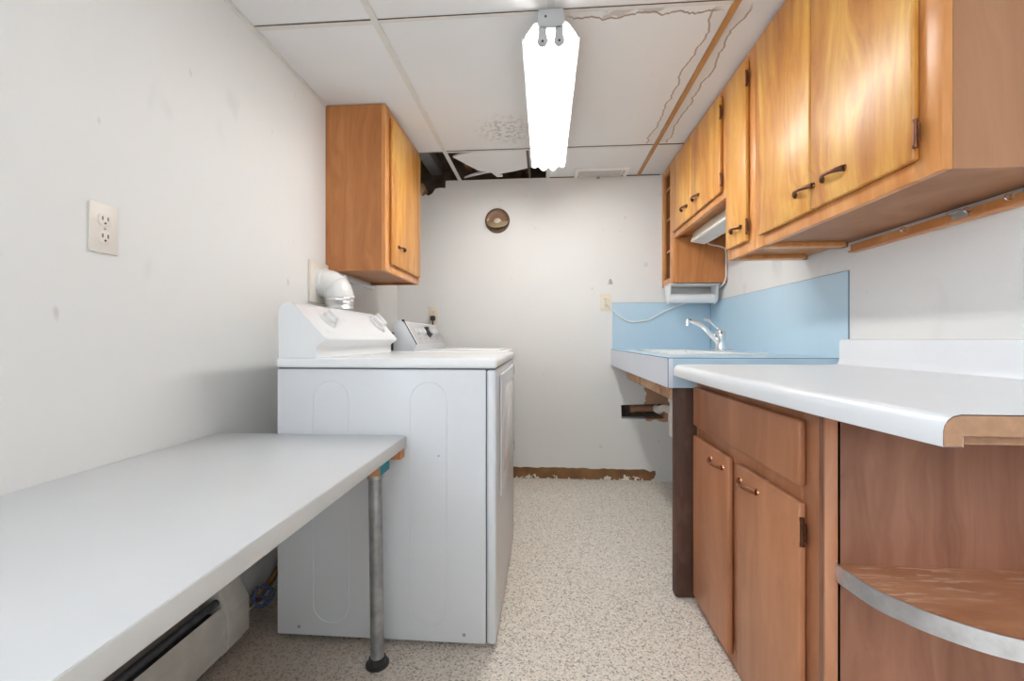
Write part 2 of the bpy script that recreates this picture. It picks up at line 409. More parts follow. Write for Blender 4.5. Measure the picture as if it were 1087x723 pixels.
# broken tile and fragments
def tile(pts, z0, tilt, label, name='ceiling_tile'):
    m = MB(); m.prism(pts, 'z', z0, z0+.012)
    if tilt:
        o, ax, a = tilt; mt = Matrix.Translation(o) @ Matrix.Rotation(a, 4, ax) @ Matrix.Translation(-Vector(o))
        bmesh.ops.transform(m.bm, matrix=mt, verts=list(m.bm.verts))
    return tag(m.build(name, M['ceiling']), label, 'ceiling tile')
tile([(-.565, 2.66), (-.52, 2.63), (-.43, 2.60), (-.38, 2.585), (.008, 2.585), (.008, 2.80), (-.20, 2.91), (-.305, 2.95), (-.38, 2.915), (-.44, 2.885)], ZT+.001, None,
     'broken white ceiling tile with a jagged tip beside the dark opening')
tile([(-.56, 3.02), (-.50, 2.97), (-.37, 2.90), (-.34, 2.905), (-.29, 3.01), (-.33, 3.015), (-.36, 2.93), (-.40, 2.94)], ZT+.004, None,
     'thin loose shard of ceiling tile lying at the back wall edge')
# joists and a pipe above the opening
for i, xj in enumerate((-.98, -.56, -.16)):
    tag(MB().box(xj, xj+.042, 2.0, YB+.15, 2.17, 2.34).build('floor_joist', M['joist']),
        ['dark timber joist seen in the ceiling opening above the small cabinet', 'dark timber joist over the exposed white ceiling tee', 'dark timber joist above the broken ceiling tile'][i], 'joist', 'joists above the ceiling opening')
tag(MB().box(-.83, -.745, 2.3, YB+.12, 2.16, 2.24, .004).build('metal_duct', M['tarnish']), 'dull grey duct running inside the dark ceiling opening', 'duct')
tag(MB().prism([(-.93, 1.99), (-.87, 1.99), (-.845, 2.03), (-.86, 2.07), (-.93, 2.08)], 'y', YB+.02, YB+.10, .006).build('masonry_chunk', M['raw_wood']), 'rough tan lump of masonry in the torn wall top by the small cabinet', 'masonry')
# air register at the back edge of the ceiling
t = thing('air_vent', 'white rectangular air register in the ceiling at the back wall', 'vent', (.375, 2.97, ZT))
f = MB(); f.box(.20, .55, 2.895, 2.913, ZT-.012, ZT, .002).box(.20, .222, 2.913, YB, ZT-.012, ZT, .002).box(.528, .55, 2.913, YB, ZT-.012, ZT, .002)
f.build('frame', M['register'], t)
MB().box(.222, .528, 2.913, YB, ZT-.003, ZT-.001).build('grille', M['grille'], t)
f = MB(); f.box(.505, .512, 2.913, YB-.002, ZT-.010, ZT-.004).box(.228, .500, YB-.02, YB-.014, ZT-.011, ZT-.004); f.build('damper', M['offwhite'], t)
MB().box(.352, .372, YB-.02, YB-.004, ZT-.022, ZT-.011, .002).build('lever', M['mark'], t)

# torn baseboard strip
random.seed(3)
top = [(-.80 + i*.03, .076 + random.uniform(-.004, .004)) for i in range(51)]
top = [p for p in top if p[0] < .69] + [(.70, .068), (.712, .060), (.725, .068), (.745, .070), (.748, .045), (.74, .03), (.745, .012)]
b = struct(MB().prism([(-.80, .002), (.745, .002)] + top[::-1], 'y', YB-.003, YB).build('baseboard_back', M['glue']))

# ------------------------------------------------------------------ strip light
def strip_light(x, y0, y1, label, tube='tube'):
    t = thing('fluorescent_light', label, 'ceiling light', (x, (y0+y1)/2, ZT-.006))
    MB().box(x-.04, x+.04, y0-.004, y1, 2.035, ZT-.006, .003).build('housing', M['ltlam'], t)
    prof = [(-.099, 1.990), (-.096, 1.975), (-.090, 1.978), (-.084, 1.992), (-.056, 2.030), (-.036, 2.034), (0, 2.020), (.036, 2.034), (.056, 2.030), (.084, 1.992), (.090, 1.978), (.096, 1.975), (.099, 1.990)]
    up = [(p[0]*1.0, p[1]+.0025) for p in prof]
    MB().prism([(x-.094, 1.972), (x-.080, 1.966), (x-.062, 1.976), (x-.044, 1.962), (x-.012, 1.962), (x, 1.970), (x+.012, 1.962), (x+.044, 1.962), (x+.062, 1.976), (x+.080, 1.966), (x+.094, 1.972), (x+.084, 1.994), (x+.056, 2.032), (x-.056, 2.032), (x-.084, 1.994)], 'y', y1, y1+.003).build('end_flange', M['ltlam'], t)
    MB().prism([(x+a, b) for a, b in prof] + [(x+a, b) for a, b in up[::-1]], 'y', y0, y1).build('reflector', M['ltlam'], t)
    e = MB().prism([(x-.032, 2.006), (x+.032, 2.006), (x+.046, 2.022), (x+.041, 2.070), (x-.041, 2.070), (x-.046, 2.022)], 'y', y0-.012, y0-.004, .001).build('end_plate', M['socket'], t)
    MB().cyl((x-.018, y0-.0135, 2.045), (x-.018, y0-.010, 2.045), .004).build('screw', M['slot'], e)
    for s in (-1, 1):
        cx = x+s*.028
        for yy, sg in ((y0-.012, 1), (y1-.006, 1)):
            op = [(cx-.0135, 2.012), (cx-.0135, 1.985)]+[(cx-.0185*math.cos(math.pi*q/12), 1.966-.0185*math.sin(math.pi*q/12)) for q in range(13)]+[(cx+.0135, 1.985), (cx+.0135, 2.012)]
            k = MB(); k.prism(op, 'y', yy, yy+.011, .001)
            so = k.build('lamp_socket', M['socket'], t)
            if yy < y0: MB().cyl((cx, yy-.0012, 1.9625), (cx, yy+.002, 1.9625), .0042).build('contact', M['slot'], so)
        tb = MB().cyl((cx, y0+.006, 1.978), (cx, y1-.012, 1.978), .0165, seg=24).build('tube', M[tube], t)
    return t
strip_light(.020, 1.487, 2.575, 'lit two-tube fluorescent strip light with white reflector, on the ceiling')

# ------------------------------------------------------------------ handles, hinges and wall cabinets
def pull(parent, c, out, along, L, mat, sub=True):
    """bowed cabinet pull centred at c, standing off along 'out'; returns the handle mesh"""
    c, o, a = Vector(c), Vector(out), Vector(along)
    k = MB(); N = 14; path = []; rad = []
    for i in range(N+1):
        u = -1+2*i/N
        path.append(c+a*(u*L/2)+o*(.004+.019*(1-abs(u)**2.2))); rad.append(.0042+.0030*abs(u)**3)
    k.tube(path, rad, 10, flat=(1.25, .8))
    for s in (-1, 1):
        k.tube([c+a*s*L/2-o*.0005, c+a*s*L/2+o*.004], [.0095, .0075], 12)
    return k.build('handle', mat, parent)
def hinge(parent, x, y, z, d, mat):
    k = MB(); k.cyl((x+d*.005, y, z-.026), (x+d*.005, y, z+.026), .0040, seg=12)
    for zz in (-.030, .030): k.cyl((x+d*.005, y, z+zz*.9-.003), (x+d*.005, y, z+zz*.9+.003), .005, seg=10)
    k.box(min(x, x+d*.004), max(x, x+d*.004), y-.007, y+.005, z-.020, z+.020, .001)
    return k.build('hinge', mat, parent)
def wall_cabinet(label, xf, xw, y0, y1, z0, z1, doors, body_m, frame_m, door_m, rails=(), group=None):
    """xf face plane, xw wall plane. doors: (ya, yb, za, zb, handle y, handle z, hinge side or None)"""
    d = -1 if xf < xw else 1
    t = thing('wall_cabinet', label, 'cabinet', ((xf+xw)/2, (y0+y1)/2, z0), group)
    X0, X1 = min(xf, xw), max(xf, xw); fi = xf-d*.02
    k = MB(); a, b = min(fi, xw), max(fi, xw)
    k.box(a, b, y0, y0+.016, z0, z1).box(a, b, y1-.016, y1, z0, z1).box(a, b, y0+.016, y1-.016, z1-.016, z1)
    k.box(a, b, y0+.016, y1-.016, z0+.014, z0+.030)
    k.box(min(xw, xw+d*.008), max(xw, xw+d*.008), y0+.016, y1-.016, z0+.03, z1-.016)
    k.build('body', body_m, t)
    p, q = min(fi, xf), max(fi, xf); k = MB()
    e0 = min(D_[0] for D_ in doors)-y0+.018; e1 = y1-max(D_[1] for D_ in doors)+.018
    k.box(p, q, y0, y0+e0, z0, z1, .0015).box(p, q, y1-e1, y1, z0, z1, .0015)
    k.box(p, q, y0+e0, y1-e1, z0, z0+.055, .0015).box(p, q, y0+e0, y1-e1, z1-.055, z1, .0015)
    k.build('face_frame', frame_m, t)
    for i, (ra, rb, rc, rd) in enumerate(rails):
        MB().box(ra, rb, rc, rd, z0-.003, z0+.014, .001).build('batten', frame_m, t)
    for ya, yb, za, zb, hy, hz, hs in doors:
        D = MB().box(min(xf+d*.001, xf+d*.017), max(xf+d*.001, xf+d*.017), ya, yb, za, zb, .0055, 3).build('door', door_m, t)
        pull(D, (xf+d*.017, hy, hz), (d, 0, 0), (0, 1, 0), .088, M['bronze'])
        if hs:
            yy = ya if hs == 'near' else yb
            for zz in (za+.055, zb-.075): hinge(D, xf+d*.009, yy-.004 if hs == 'near' else yy+.004, zz, d, M['bronze'])
    return t
XF = .79
wall_cabinet('large honey wood wall cabinet with two doors, nearest on the right wall', XF, XR, .935, 1.712, 1.30, ZT-.004,
    [(.985, 1.343, 1.338, 2.055, 1.240, 1.405, 'near'), (1.349, 1.660, 1.338, 2.055, 1.372, 1.405, None)], M['pink_side'], M['honey_frame'], M['honey'],
    rails=[(XF+.02, XR-.03, 1.66, 1.696)])
wall_cabinet('narrow single-door honey wood wall cabinet beside the large two-door one', XF, XR, 1.714, 1.962, 1.30, ZT-.004,
    [(1.758, 1.945, 1.342, 2.045, 1.838, 1.405, 'near')], M['side'], M['honey_frame'], M['honey'], rails=[(XF+.02, XR-.03, 1.90, 1.946)])
wall_cabinet('short honey wood wall cabinet with two doors, above the sink', XF, XR, 1.964, 2.763, 1.583, ZT-.004,
    [(2.012, 2.395, 1.615, 2.045, 2.315, 1.69, 'near'), (2.401, 2.752, 1.615, 2.045, 2.500, 1.69, None)], M['side'], M['honey_frame'], M['honey'])
# open corner shelf unit
t = thing('shelf_unit', 'tall open wooden shelf unit in the corner over the towel holder', 'shelf', ((XF+XR)/2, 2.9, 1.31))
MB().box(XF+.02, XR, 2.765, 2.781, 1.31, ZT-.004).build('side_panel', M['side'], t)
MB().box(XF+.02, XR, 3.018, YB-.001, 1.31, ZT-.004).box(XR-.008, XR, 2.781, 3.018, 1.31, ZT-.004).build('back_panel', M['side'], t)
k = MB(); k.box(XF, XF+.02, 2.765, 2.842, 1.31, ZT-.004, .0015).box(XF, XF+.02, 2.995, YB-.001, 1.31, ZT-.004, .0015)
k.box(XF, XF+.02, 2.842, 2.995, 1.31, 1.352, .0015).box(XF, XF+.02, 2.842, 2.995, ZT-.045, ZT-.004, .0015).build('face_frame', M['honey_frame'], t)
for zz in (1.335, 1.53, 1.74, 1.94): MB().box(XF+.02, XR-.008, 2.781, 3.018, zz, zz+.016).build('shelf', M['side'], t)
# cleat rail and brackets under the nearest cabinet at the wall
t = thing('wall_cleat', 'wooden cleat rail with steel brackets along the wall under the large cabinet', 'rail', (XR-.012, 1.28, 1.272))
MB().box(XR-.020, XR, .80, 1.655, 1.270, 1.2995, .002).build('rail', M['honey_frame'], t)
MB().box(XR-.028, XR-.020, .80, 1.655, 1.2705, 1.2765, .001).build('lip', M['pale_wood'], t)
for yy in (1.005, 1.235):
    k = MB(); k.box(XR-.026, XR-.020, yy-.022, yy+.022, 1.277, 1.297, .001).box(XR-.044, XR-.024, yy-.018, yy+.018, 1.292, 1.298, .001); k.build('bracket', M['tarnish'], t)
for yy in (1.10, 1.20, 1.40):
    MB().tube([(XR-.036+.009*math.cos(q), yy, 1.2905+.006*math.sin(q)) for q in [2*math.pi*i/12 for i in range(13)]], .0018, 8).build('hook', M['chrome'], t)
# left cabinet
wall_cabinet('single-door honey wood wall cabinet high on the left wall', -.752, XL, 2.02, 2.578, 1.287, ZT-.004,
    [(2.075, 2.55, 1.325, 2.035, 2.20, 1.425, None)], M['side'], M['honey_frame'], M['honey'])
tag(MB().box(XL, XL+.02, 2.05, 2.585, 1.262, 1.284, .003).build('wall_batten', M['whitep']), 'white painted batten on the wall under the left wall cabinet', 'batten')

# ------------------------------------------------------------------ under-cabinet light, towel holder, cord
t = thing('under_cabinet_light', 'cream slim light fixture fixed under the short cabinet over the sink', 'light', (.93, 2.34, 1.596)); light_t = t
MB().prism([(.855, 1.535), (.935, 1.520), (.985, 1.545), (.985, 1.596), (.875, 1.596)], 'y', 2.03, 2.655, .003).build('housing', M['cream'], t)
MB().prism([(.862, 1.531), (.930, 1.517), (.932, 1.522), (.864, 1.536)], 'y', 2.06, 2.63).build('diffuser', M['whitep'], t)
t = thing('paper_towel_holder', 'white paper towel holder mounted under the corner shelf unit', 'towel holder', (.925, 2.86, 1.30))
MB().box(.775, 1.085, 2.80, 2.93, 1.301, 1.3095, .002).build('mounting_plate', M['whitep'], t)
for xx in (.778, 1.068):
    MB().prism([(2.815, 1.302), (2.925, 1.302), (2.90, 1.20), (2.87, 1.186), (2.835, 1.20)], 'x', xx, xx+.013, .002).build('arm', M['whitep'], t)
MB().cyl((.792, 2.868, 1.222), (1.067, 2.868, 1.222), .031, seg=28).build('towel_roll', M['sinkw'], t)
cord = bez([(.93, 2.652, 1.553), (.98, 2.70, 1.530), (1.06, 2.735, 1.522), (1.095, 2.75, 1.50), (1.097, 2.752, 1.40), (1.096, 2.755, 1.33), (1.085, 2.80, 1.292), (1.09, 2.99, 1.28), (1.03, 3.018, 1.24), (.90, 3.012, 1.19), (.80, 3.018, 1.148), (.71, 3.018, 1.098), (.66, 3.018, 1.085), (.57, 3.018, 1.082), (.50, 3.018, 1.12), (.455, 3.016, 1.165), (.412, 3.010, 1.205)], 6)
MB().tube(cord, .0045, 8).build('power_cord', M['whitep'], light_t)

# ------------------------------------------------------------------ outlets and small wall bits
def outlet(label, p, n, mat, w=.070, h=.116, single=False):
    p, n = Vector(p), Vector(n); u = Vector((0, 0, 1)).cross(n); L = Matrix((u, Vector((0, 0, 1)), n)).transposed().to_4x4(); L.translation = p
    t = thing('wall_outlet', label, 'outlet', p)
    MB().box(-w/2, w/2, -h/2, h/2, 0, .006, .0025, mat=L).build('cover_plate', mat, t)
    for s in (-1, 1):
        k = MB(); pts = []
        for i in range(24):
            a = 2*math.pi*i/24; pts.append((max(-.0165, min(.0165, .0175*math.cos(a))), s*.0205+max(-.0145, min(.0145, .0165*math.sin(a)))))
        k.prism(pts, 'z', .005, .0075, .0008); bmesh.ops.transform(k.bm, matrix=L, verts=list(k.bm.verts))
        f = k.build('receptacle', mat, t)
        k = MB()
        for q in (-.0065, .0065): k.box(q-.0013, q+.0013, s*.0205-.001, s*.0205+.008, .007, .0079, mat=L)
        a = L @ Vector((0, s*.0205-.0075, .007)); k.cyl(a, a+n*.0009, .0026, seg=12)
        k.build('slot', M['slot'], f)
    a = L @ Vector((0, 0, .0055)); MB().cyl(a, a+n*.001, .003, seg=12).build('screw', M['mark'], t)
    return t
outlet('beige duplex outlet on the left wall above the white table', (XL, .962, 1.222), (1, 0, 0), M['almond'], .068, .116)
outlet('ivory outlet on the back wall behind the washer with a black plug', (-.782, YB, 1.132), (0, -1, 0), M['ivory'], .066, .122)
outlet('ivory outlet on the back wall beside the blue splashback', (.412, YB, 1.214), (0, -1, 0), M['ivory'], .072, .116)
t = thing('flue_vent_cover', 'round brassy flue cover with a dark rim on the back wall', 'flue cover', (-.330, YB, 1.787))
MB().lathe([(.086, 0), (.086, .008), (.083, .013), (.078, .013), (.076, .009)], (-.330, YB, 1.787), (0, -1, 0), 48).build('rim', M['dish_rim'], t)
MB().lathe([(.077, .010), (.070, .004), (.055, .0015), (.030, .003), (.0, .004)], (-.330, YB-.001, 1.787), (0, -1, 0), 48).build('dish', M['dish_back'], t)
fl = [(-.330+.0755*math.cos(math.pi+math.pi*q/20), .052*math.sin(math.pi+math.pi*q/20)) for q in range(21)]
k = MB(); k.prism(fl, 'y', -.0015, .0015, .0006); bmesh.ops.transform(k.bm, matrix=Matrix.Translation((0, YB-.012, 1.780)) @ Matrix.Rotation(R(-22), 4, 'X'), verts=list(k.bm.verts))
k.build('damper_flap', M['dish'], t)
k = MB(); k.lathe([(.027, 0), (.024, .006), (.014, .011), (0, .013)], (-.330, YB-.005, 1.782), (0, -1, .35), 24); k.build('centre_boss', M['boss'], t)

t = thing('wall_hook', 'tiny grey metal hook on the back wall above the right outlet', 'hook', (.448, YB, 1.36))
MB().prism([(.428, 1.340), (.462, 1.338), (.452, 1.372), (.440, 1.374)], 'y', YB-.004, YB, .001).build('plate', M['tarnish'], t)
MB().tube(bez([(.447, YB-.003, 1.362), (.447, YB-.014, 1.358), (.447, YB-.02, 1.345), (.447, YB-.016, 1.338)]), .003, 8).build('prong', M['tarnish'], t)

# ------------------------------------------------------------------ dryer
DX0, DX1, DY0, DY1, DZ = -.855, -.150, 1.342, 2.085, .902
t = thing('dryer', 'white clothes dryer with sloped console, nearest of the two machines', 'dryer', ((DX0+DX1)/2, (DY0+DY1)/2, 0))
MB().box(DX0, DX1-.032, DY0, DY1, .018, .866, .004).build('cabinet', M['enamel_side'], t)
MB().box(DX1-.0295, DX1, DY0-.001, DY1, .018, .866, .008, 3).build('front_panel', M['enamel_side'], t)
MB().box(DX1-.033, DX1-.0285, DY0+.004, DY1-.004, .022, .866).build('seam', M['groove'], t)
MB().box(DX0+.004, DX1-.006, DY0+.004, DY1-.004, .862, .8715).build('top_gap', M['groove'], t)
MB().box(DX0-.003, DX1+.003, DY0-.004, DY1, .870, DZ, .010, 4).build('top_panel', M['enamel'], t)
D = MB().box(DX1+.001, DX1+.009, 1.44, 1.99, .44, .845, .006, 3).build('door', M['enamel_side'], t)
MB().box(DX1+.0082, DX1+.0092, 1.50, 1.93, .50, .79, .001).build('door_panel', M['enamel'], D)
for zz in (.48, .825): MB().box(DX1+.002, DX1+.011, 1.985, 1.996, zz-.022, zz+.022, .002).build('hinge', M['mark'], D)
k = MB()
for cx in (-.677, -.362):   # pressed rounded outlines on the side
    a, zl, zh = .058, .062, .828; pts = []
    for i in range(13): q = math.pi*i/12; pts.append((cx+a*math.cos(q), DY0, zh-a+a*math.sin(q)))
    for i in range(13): q = math.pi+math.pi*i/12; pts.append((cx+a*math.cos(q), DY0, zl+a+a*math.sin(q)))
    k.tube(pts+[pts[0]], .0011, 6, caps=False)
k.build('pressed_outline', M['enamel_side'], t)
for xx, zz in ((-.782, .045), (-.250, .045), (-.330, .598)): MB().cyl((xx, DY0-.001, zz), (xx, DY0+.002, zz), .0055 if zz < .1 else .003, seg=12).build('screw', M['mark'], t)
for xx in (DX0+.05, DX1-.05):
    for yy in (DY0+.05, DY1-.05): MB().cyl((xx, yy, 0), (xx, yy, .02), .017, seg=14).build('foot', M['mark'], t)
CX0, CX1 = DY0+.004, DY1-.062
prof = [(-.852, DZ), (-.853, 1.045), (-.851, 1.060), (-.843, 1.073), (-.830, 1.080), (-.814, 1.080), (-.803, 1.075), (-.792, 1.066)] + \
       [(-.702, .970), (-.699, .963), (-.700, .957), (-.724, .940), (-.727, .934), (-.727, DZ)]
cs = MB().prism(prof, 'y', CX0, CX1).build('console', M['enamel'], t, 50)
n_ = Vector((.096, 0, .090)).normalized(); sl = Vector((.090, 0, -.096)).normalized()
def on_slope(y, s): return Vector((-.792, y, 1.066)) + sl*s
a = on_slope(1.478, .052)
k = MB(); k.lathe([(.030, 0), (.030, .003), (.026, .006), (.024, .018), (.020, .021), (0, .021)], a, n_, 28)
Lm = Matrix((Vector((0, 1, 0)), n_, sl)).transposed().to_4x4(); Lm.translation = a + n_*.022
k.box(-.005, .005, -.004, .010, -.022, .022, .002, mat=Lm); k.build('knob', M['dial'], cs)
a = on_slope(1.925, .050)
MB().lathe([(.036, 0), (.036, .002), (.032, .0025), (.029, .001)], on_slope(1.478, .052), n_, 32).build('dial_ring', M['knob'], cs)
MB().lathe([(.050, 0), (.050, .003), (.046, .004), (.042, .001)], a, n_, 36).build('dial_ring', M['knob'], cs)
k = MB(); k.lathe([(.038, 0), (.038, .006), (.034, .009), (.030, .024), (.026, .027), (0, .027)], a, n_, 32)
Lm.translation = a + n_*.028; k.box(-.007, .007, -.004, .012, -.032, .032, .003, mat=Lm); k.build('knob', M['dial'], cs)
k = MB()
def mark(y0, y1, s0, s1):
    Lq = Matrix((Vector((0, 1, 0)), n_, sl)).transposed().to_4x4(); Lq.translation = on_slope(0, 0); MB().box(y0, y1, -.0002, .0006, s0, s1, mat=Lq).build('printed_mark', M['knob'], cs)
mark(1.404, 1.412, .100, .106); mark(1.408, 1.416, .108, .114); mark(1.42, 1.445, .1125, .1145)
mark(1.606, 1.612, .030, .052); mark(1.616, 1.620, .040, .060)
for q in range(5): mark(1.455+.012*q, 1.459+.012*q, .006, .010)
for q in range(6): mark(1.83+.016*q, 1.835+.016*q, -.001, .004)

# washer behind it
VX0, VX1, VY0, VY1 = -.80, -.205, 2.115, 2.80
t = thing('washing_machine', 'white washing machine with silver knob console, behind the dryer', 'washing machine', ((VX0+VX1)/2, (VY0+VY1)/2, 0))
MB().box(VX0, VX1, VY0, VY1, .018, .872, .006).build('cabinet', M['enamel_side'], t)
MB().box(VX0-.002, VX1+.003, VY0-.002, VY1, .874, .903, .009, 3).build('top_panel', M['enamel'], t)
MB().box(VX0+.20, VX1-.03, VY0+.06, VY1-.06, .903, .909, .004).build('lid', M['enamel'], t)
for xx in (VX0+.05, VX1-.05):
    for yy in (VY0+.05, VY1-.05): MB().cyl((xx, yy, 0), (xx, yy, .02), .017, seg=14).build('foot', M['mark'], t)
prof = [(-.762, .903), (-.755, 1.030), (-.745, 1.048), (-.715, 1.054), (-.700, 1.050), (-.634, .935), (-.638, .925), (-.645, .903)]
cs = MB().prism(prof, 'y', VY0+.012, VY1-.03, .002).build('console', M['enamel_side'], t)
nw = Vector((.115, 0, .066)).normalized(); sw = Vector((.066, 0, -.115)).normalized()
def ow(y, s): return Vector((-.700, y, 1.050)) + sw*s
Lw = Matrix((Vector((0, 1, 0)), nw, sw)).transposed().to_4x4(); Lw.translation = ow(0, 0)
MB().box(VY0+.05, VY1-.036, .0003, .003, .006, .128, .001, mat=Lw).build('control_panel', M['silver'], cs)
MB().box(VY0+.020, VY0+.050, .0003, .004, .004, .130, .001, mat=Lw).build('trim', M['sinkw'], cs)
k = MB(); k.box(VY0+.011, VY0+.019, .0003, .0042, -.002, .132, .001, mat=Lw); k.box(VY0+.005, VY0+.03, -.004, .004, -.010, -.001, .001, mat=Lw); k.build('gasket', M['blackp'], cs)
for yy, r, m in ((2.245, .020, 'knob'), (2.345, .020, 'knob'), (2.455, .032, 'blackp'), (2.60, .020, 'knob')):
    kb = MB().lathe([(r*1.1, .003), (r*1.1, .006), (r, .008), (r*.85, .022), (0, .023)], ow(yy, .058), nw, 24).build('knob', M[m], cs)
    if m == 'blackp':
        MB().lathe([(r*.62, .0225), (r*.6, .027), (0, .0275)], ow(yy, .058), nw, 20).build('knob_face', M['silver'], kb)
k = MB()
for yy in (2.245, 2.345, 2.455, 2.60):
    MB().box(yy-.02, yy+.02, .003, .0035, .096, .100, mat=Lw).build('printed_mark', M['mark'], cs)
pg = MB().box(-.799, -.765, YB-.034, YB-.0085, 1.092, 1.126, .006).build('power_plug', M['blackp'], t)
MB().tube(bez([(-.782, YB-.026, 1.095), (-.780, YB-.028, 1.06), (-.785, YB-.03, 1.0), (-.80, YB-.035, .85), (-.80, YB-.04, .5)]), .005, 8).build('cable', M['blackp'], pg)
MB().tube(bez([(-.83, 2.122, .915), (-.80, 2.110, .93), (-.765, 2.106, .975), (-.745, 2.104, .99), (-.75, 2.106, .94), (-.755, 2.12, .909)]), .006, 8).build('hose_loop', M['blackp'], t)
# duct elbow
t = thing('vent_duct', 'white dryer vent elbow coming out of a wall plate behind the dryer', 'duct', (-.95, 1.95, 1.1))
MB().box(XL, XL+.014, 1.862, 2.062, 1.128, 1.315, .003).build('wall_plate', M['almond'], t)
ey, ez, er = 1.963, 1.222, .063
MB().cyl((XL+.012, ey, ez), (XL+.028, ey, ez), er+.007, seg=36).build('collar', M['duct'], t)
EB, ES = .066, .030
path = [(XL+.018, ey, ez), (XL+ES, ey, ez)]
for i in range(1, 13): q = math.pi/2*i/12; path.append((XL+ES+EB*math.sin(q), ey, ez-EB+EB*math.cos(q)))
el = MB().tube(path, er, 32).build('elbow', M['duct'], t, 60)
for q in (0, .5, 1.0):
    a = math.pi/2*q; p = Vector((XL+ES+EB*math.sin(a), ey, ez-EB+EB*math.cos(a))); dv = Vector((math.cos(a), 0, -math.sin(a)))
    MB().lathe([(er, -.006), (er+.0035, -.004), (er+.0035, .004), (er, .006)], p, dv, 36).build('seam_ring', M['duct'], el)
    outv = Vector((math.sin(a), 0, math.cos(a)))
    MB().lathe([(.004, -.002), (.007, .002), (.006, .006), (0, .007)], p+outv*(er+.002), outv, 12).build('rivet', M['whitep'], el)
cx = XL+ES+EB
prof = [(er-.006, 0)]
for i in range(40): prof.append((er-.004+(.005 if i % 2 else 0), -.012-.014*i))
prof += [(er-.006, -.012-.014*40)]
MB().lathe(prof, (cx, ey, ez-EB), (0, 0, 1), 32).build('flexible_hose', M['foil'], t)
MB().lathe([(er+.001, -.006), (er+.003, -.009), (er+.003, -.019), (er+.001, -.022)], (cx, ey, ez-EB), (0, 0, 1), 32).build('clamp', M['chrome'], t)
# ------------------------------------------------------------------ white table on the left
t = thing('work_table', 'long white laminate table along the left wall on a pipe leg', 'table', (-.74, .5, 0))
TY1, TX1 = 1.332, -.432
MB().box(XL+.001, TX1, -.75, TY1, .626, .661, .0015).build('tabletop', M['table_lam'], t)
MB().box(TX1-.0005, TX1+.0015, -.75, TY1, .627, .6595, .0005).build('edge_band', M['table_edge'], t)
MB().box(XL+.002, TX1-.002, TY1-.040, TY1-.004, .597, .626, .001).build('cleat', M['pale_wood'], t)
bk = MB().box(-.60, TX1-.035, TY1-.125, TY1-.050, .572, .626, .001).build('leg_block', M['pale_wood'], t)
MB().box(TX1-.0352, TX1-.0325, TY1-.124, TY1-.051, .573, .625).build('painted_end', M['teal'], bk)
def leg(xt, yt, xb, yb):
    l = MB().cyl((xb, yb, 0.004), (xt, yt, .572), .0195, seg=24).build('leg', M['steel'], t)
    MB().lathe([(.034, 0), (.034, .004), (.025, .007), (.024, .022), (.020, .024)], (xb, yb, 0), (0, 0, 1), 28).build('flange', M['blackp'], l)
    MB().lathe([(.0205, 0), (.023, .002), (.023, .014), (.0205, .016)], (xt, yt, .555), (xt-xb, yt-yb, .58), 24).build('coupling', M['tarnish'], l)
leg(-.494, 1.245, -.494, 1.262)
leg(-.494, -.62, -.494, -.62)

# baseboard heater
t = thing('baseboard_heater', 'white metal baseboard heater under the table along the left wall', 'heater', (-1.0, .3, 0))
HY0, HY1 = -1.2, 1.245
MB().box(XL, XL+.006, HY0, HY1, .02, .215).build('back_plate', M['heater'], t)
MB().prism([(XL+.004, .211), (XL+.045, .215), (XL+.060, .206), (XL+.058, .203), (XL+.044, .2115), (XL+.004, .2075)], 'y', HY0, HY1).build('hood', M['heater'], t)
MB().prism([(XL+.092, .03), (XL+.096, .03), (XL+.096, .128), (XL+.080, .158), (XL+.077, .156), (XL+.092, .127)], 'y', HY0, HY1).build('front_cover', M['heater'], t)
MB().box(XL+.012, XL+.066, HY0, HY1, .05, .135).build('fins', M['fin'], t)
MB().cyl((XL+.062, HY0, .170), (XL+.062, HY1, .170), .011, seg=16).build('damper_rod', M['fin'], t)
MB().prism([(XL, .010), (XL+.080, .010), (XL+.080, .034), (XL+.102, .036), (XL+.102, .140), (XL+.062, .218), (XL, .222)], 'y', HY1-.002, 1.335, .002).build('end_cap', M['heater'], t)
t = thing('shutoff_valve', 'blue wheel valve on a brassy pipe at the floor behind the heater', 'valve', (-.99, 1.42, 0))
MB().tube(bez([(-1.0, 1.335, .062), (-1.0, 1.43, .062), (-1.0, 1.52, .072), (-1.005, 1.62, .11), (-1.01, 1.75, .12), (-1.01, 1.95, .12)]), .011, 12).build('pipe', M['brass'], t)
MB().lathe([(.016, -.02), (.019, -.012), (.019, .012), (.013, .02), (.007, .024), (.007, .045)], (-.998, 1.455, .066), (.7, -.5, .35), 18).build('valve_body', M['brass'], t)
o = Vector((-.998, 1.455, .066)); dv = Vector((.7, -.5, .35)).normalized(); u = dv.orthogonal().normalized(); w2 = dv.cross(u)
k = MB(); k.tube([o+dv*.047+(u*math.cos(2*math.pi*i/24)+w2*math.sin(2*math.pi*i/24))*(.030+.002*math.cos(i*math.pi)) for i in range(25)], .006, 8)
for i in range(3):
    q = 2*math.pi*i/3; k.cyl(o+dv*.046, o+dv*.047+(u*math.cos(q)+w2*math.sin(q))*.03, .005, seg=8)
k.build('handwheel', M['valve_blue'], t)

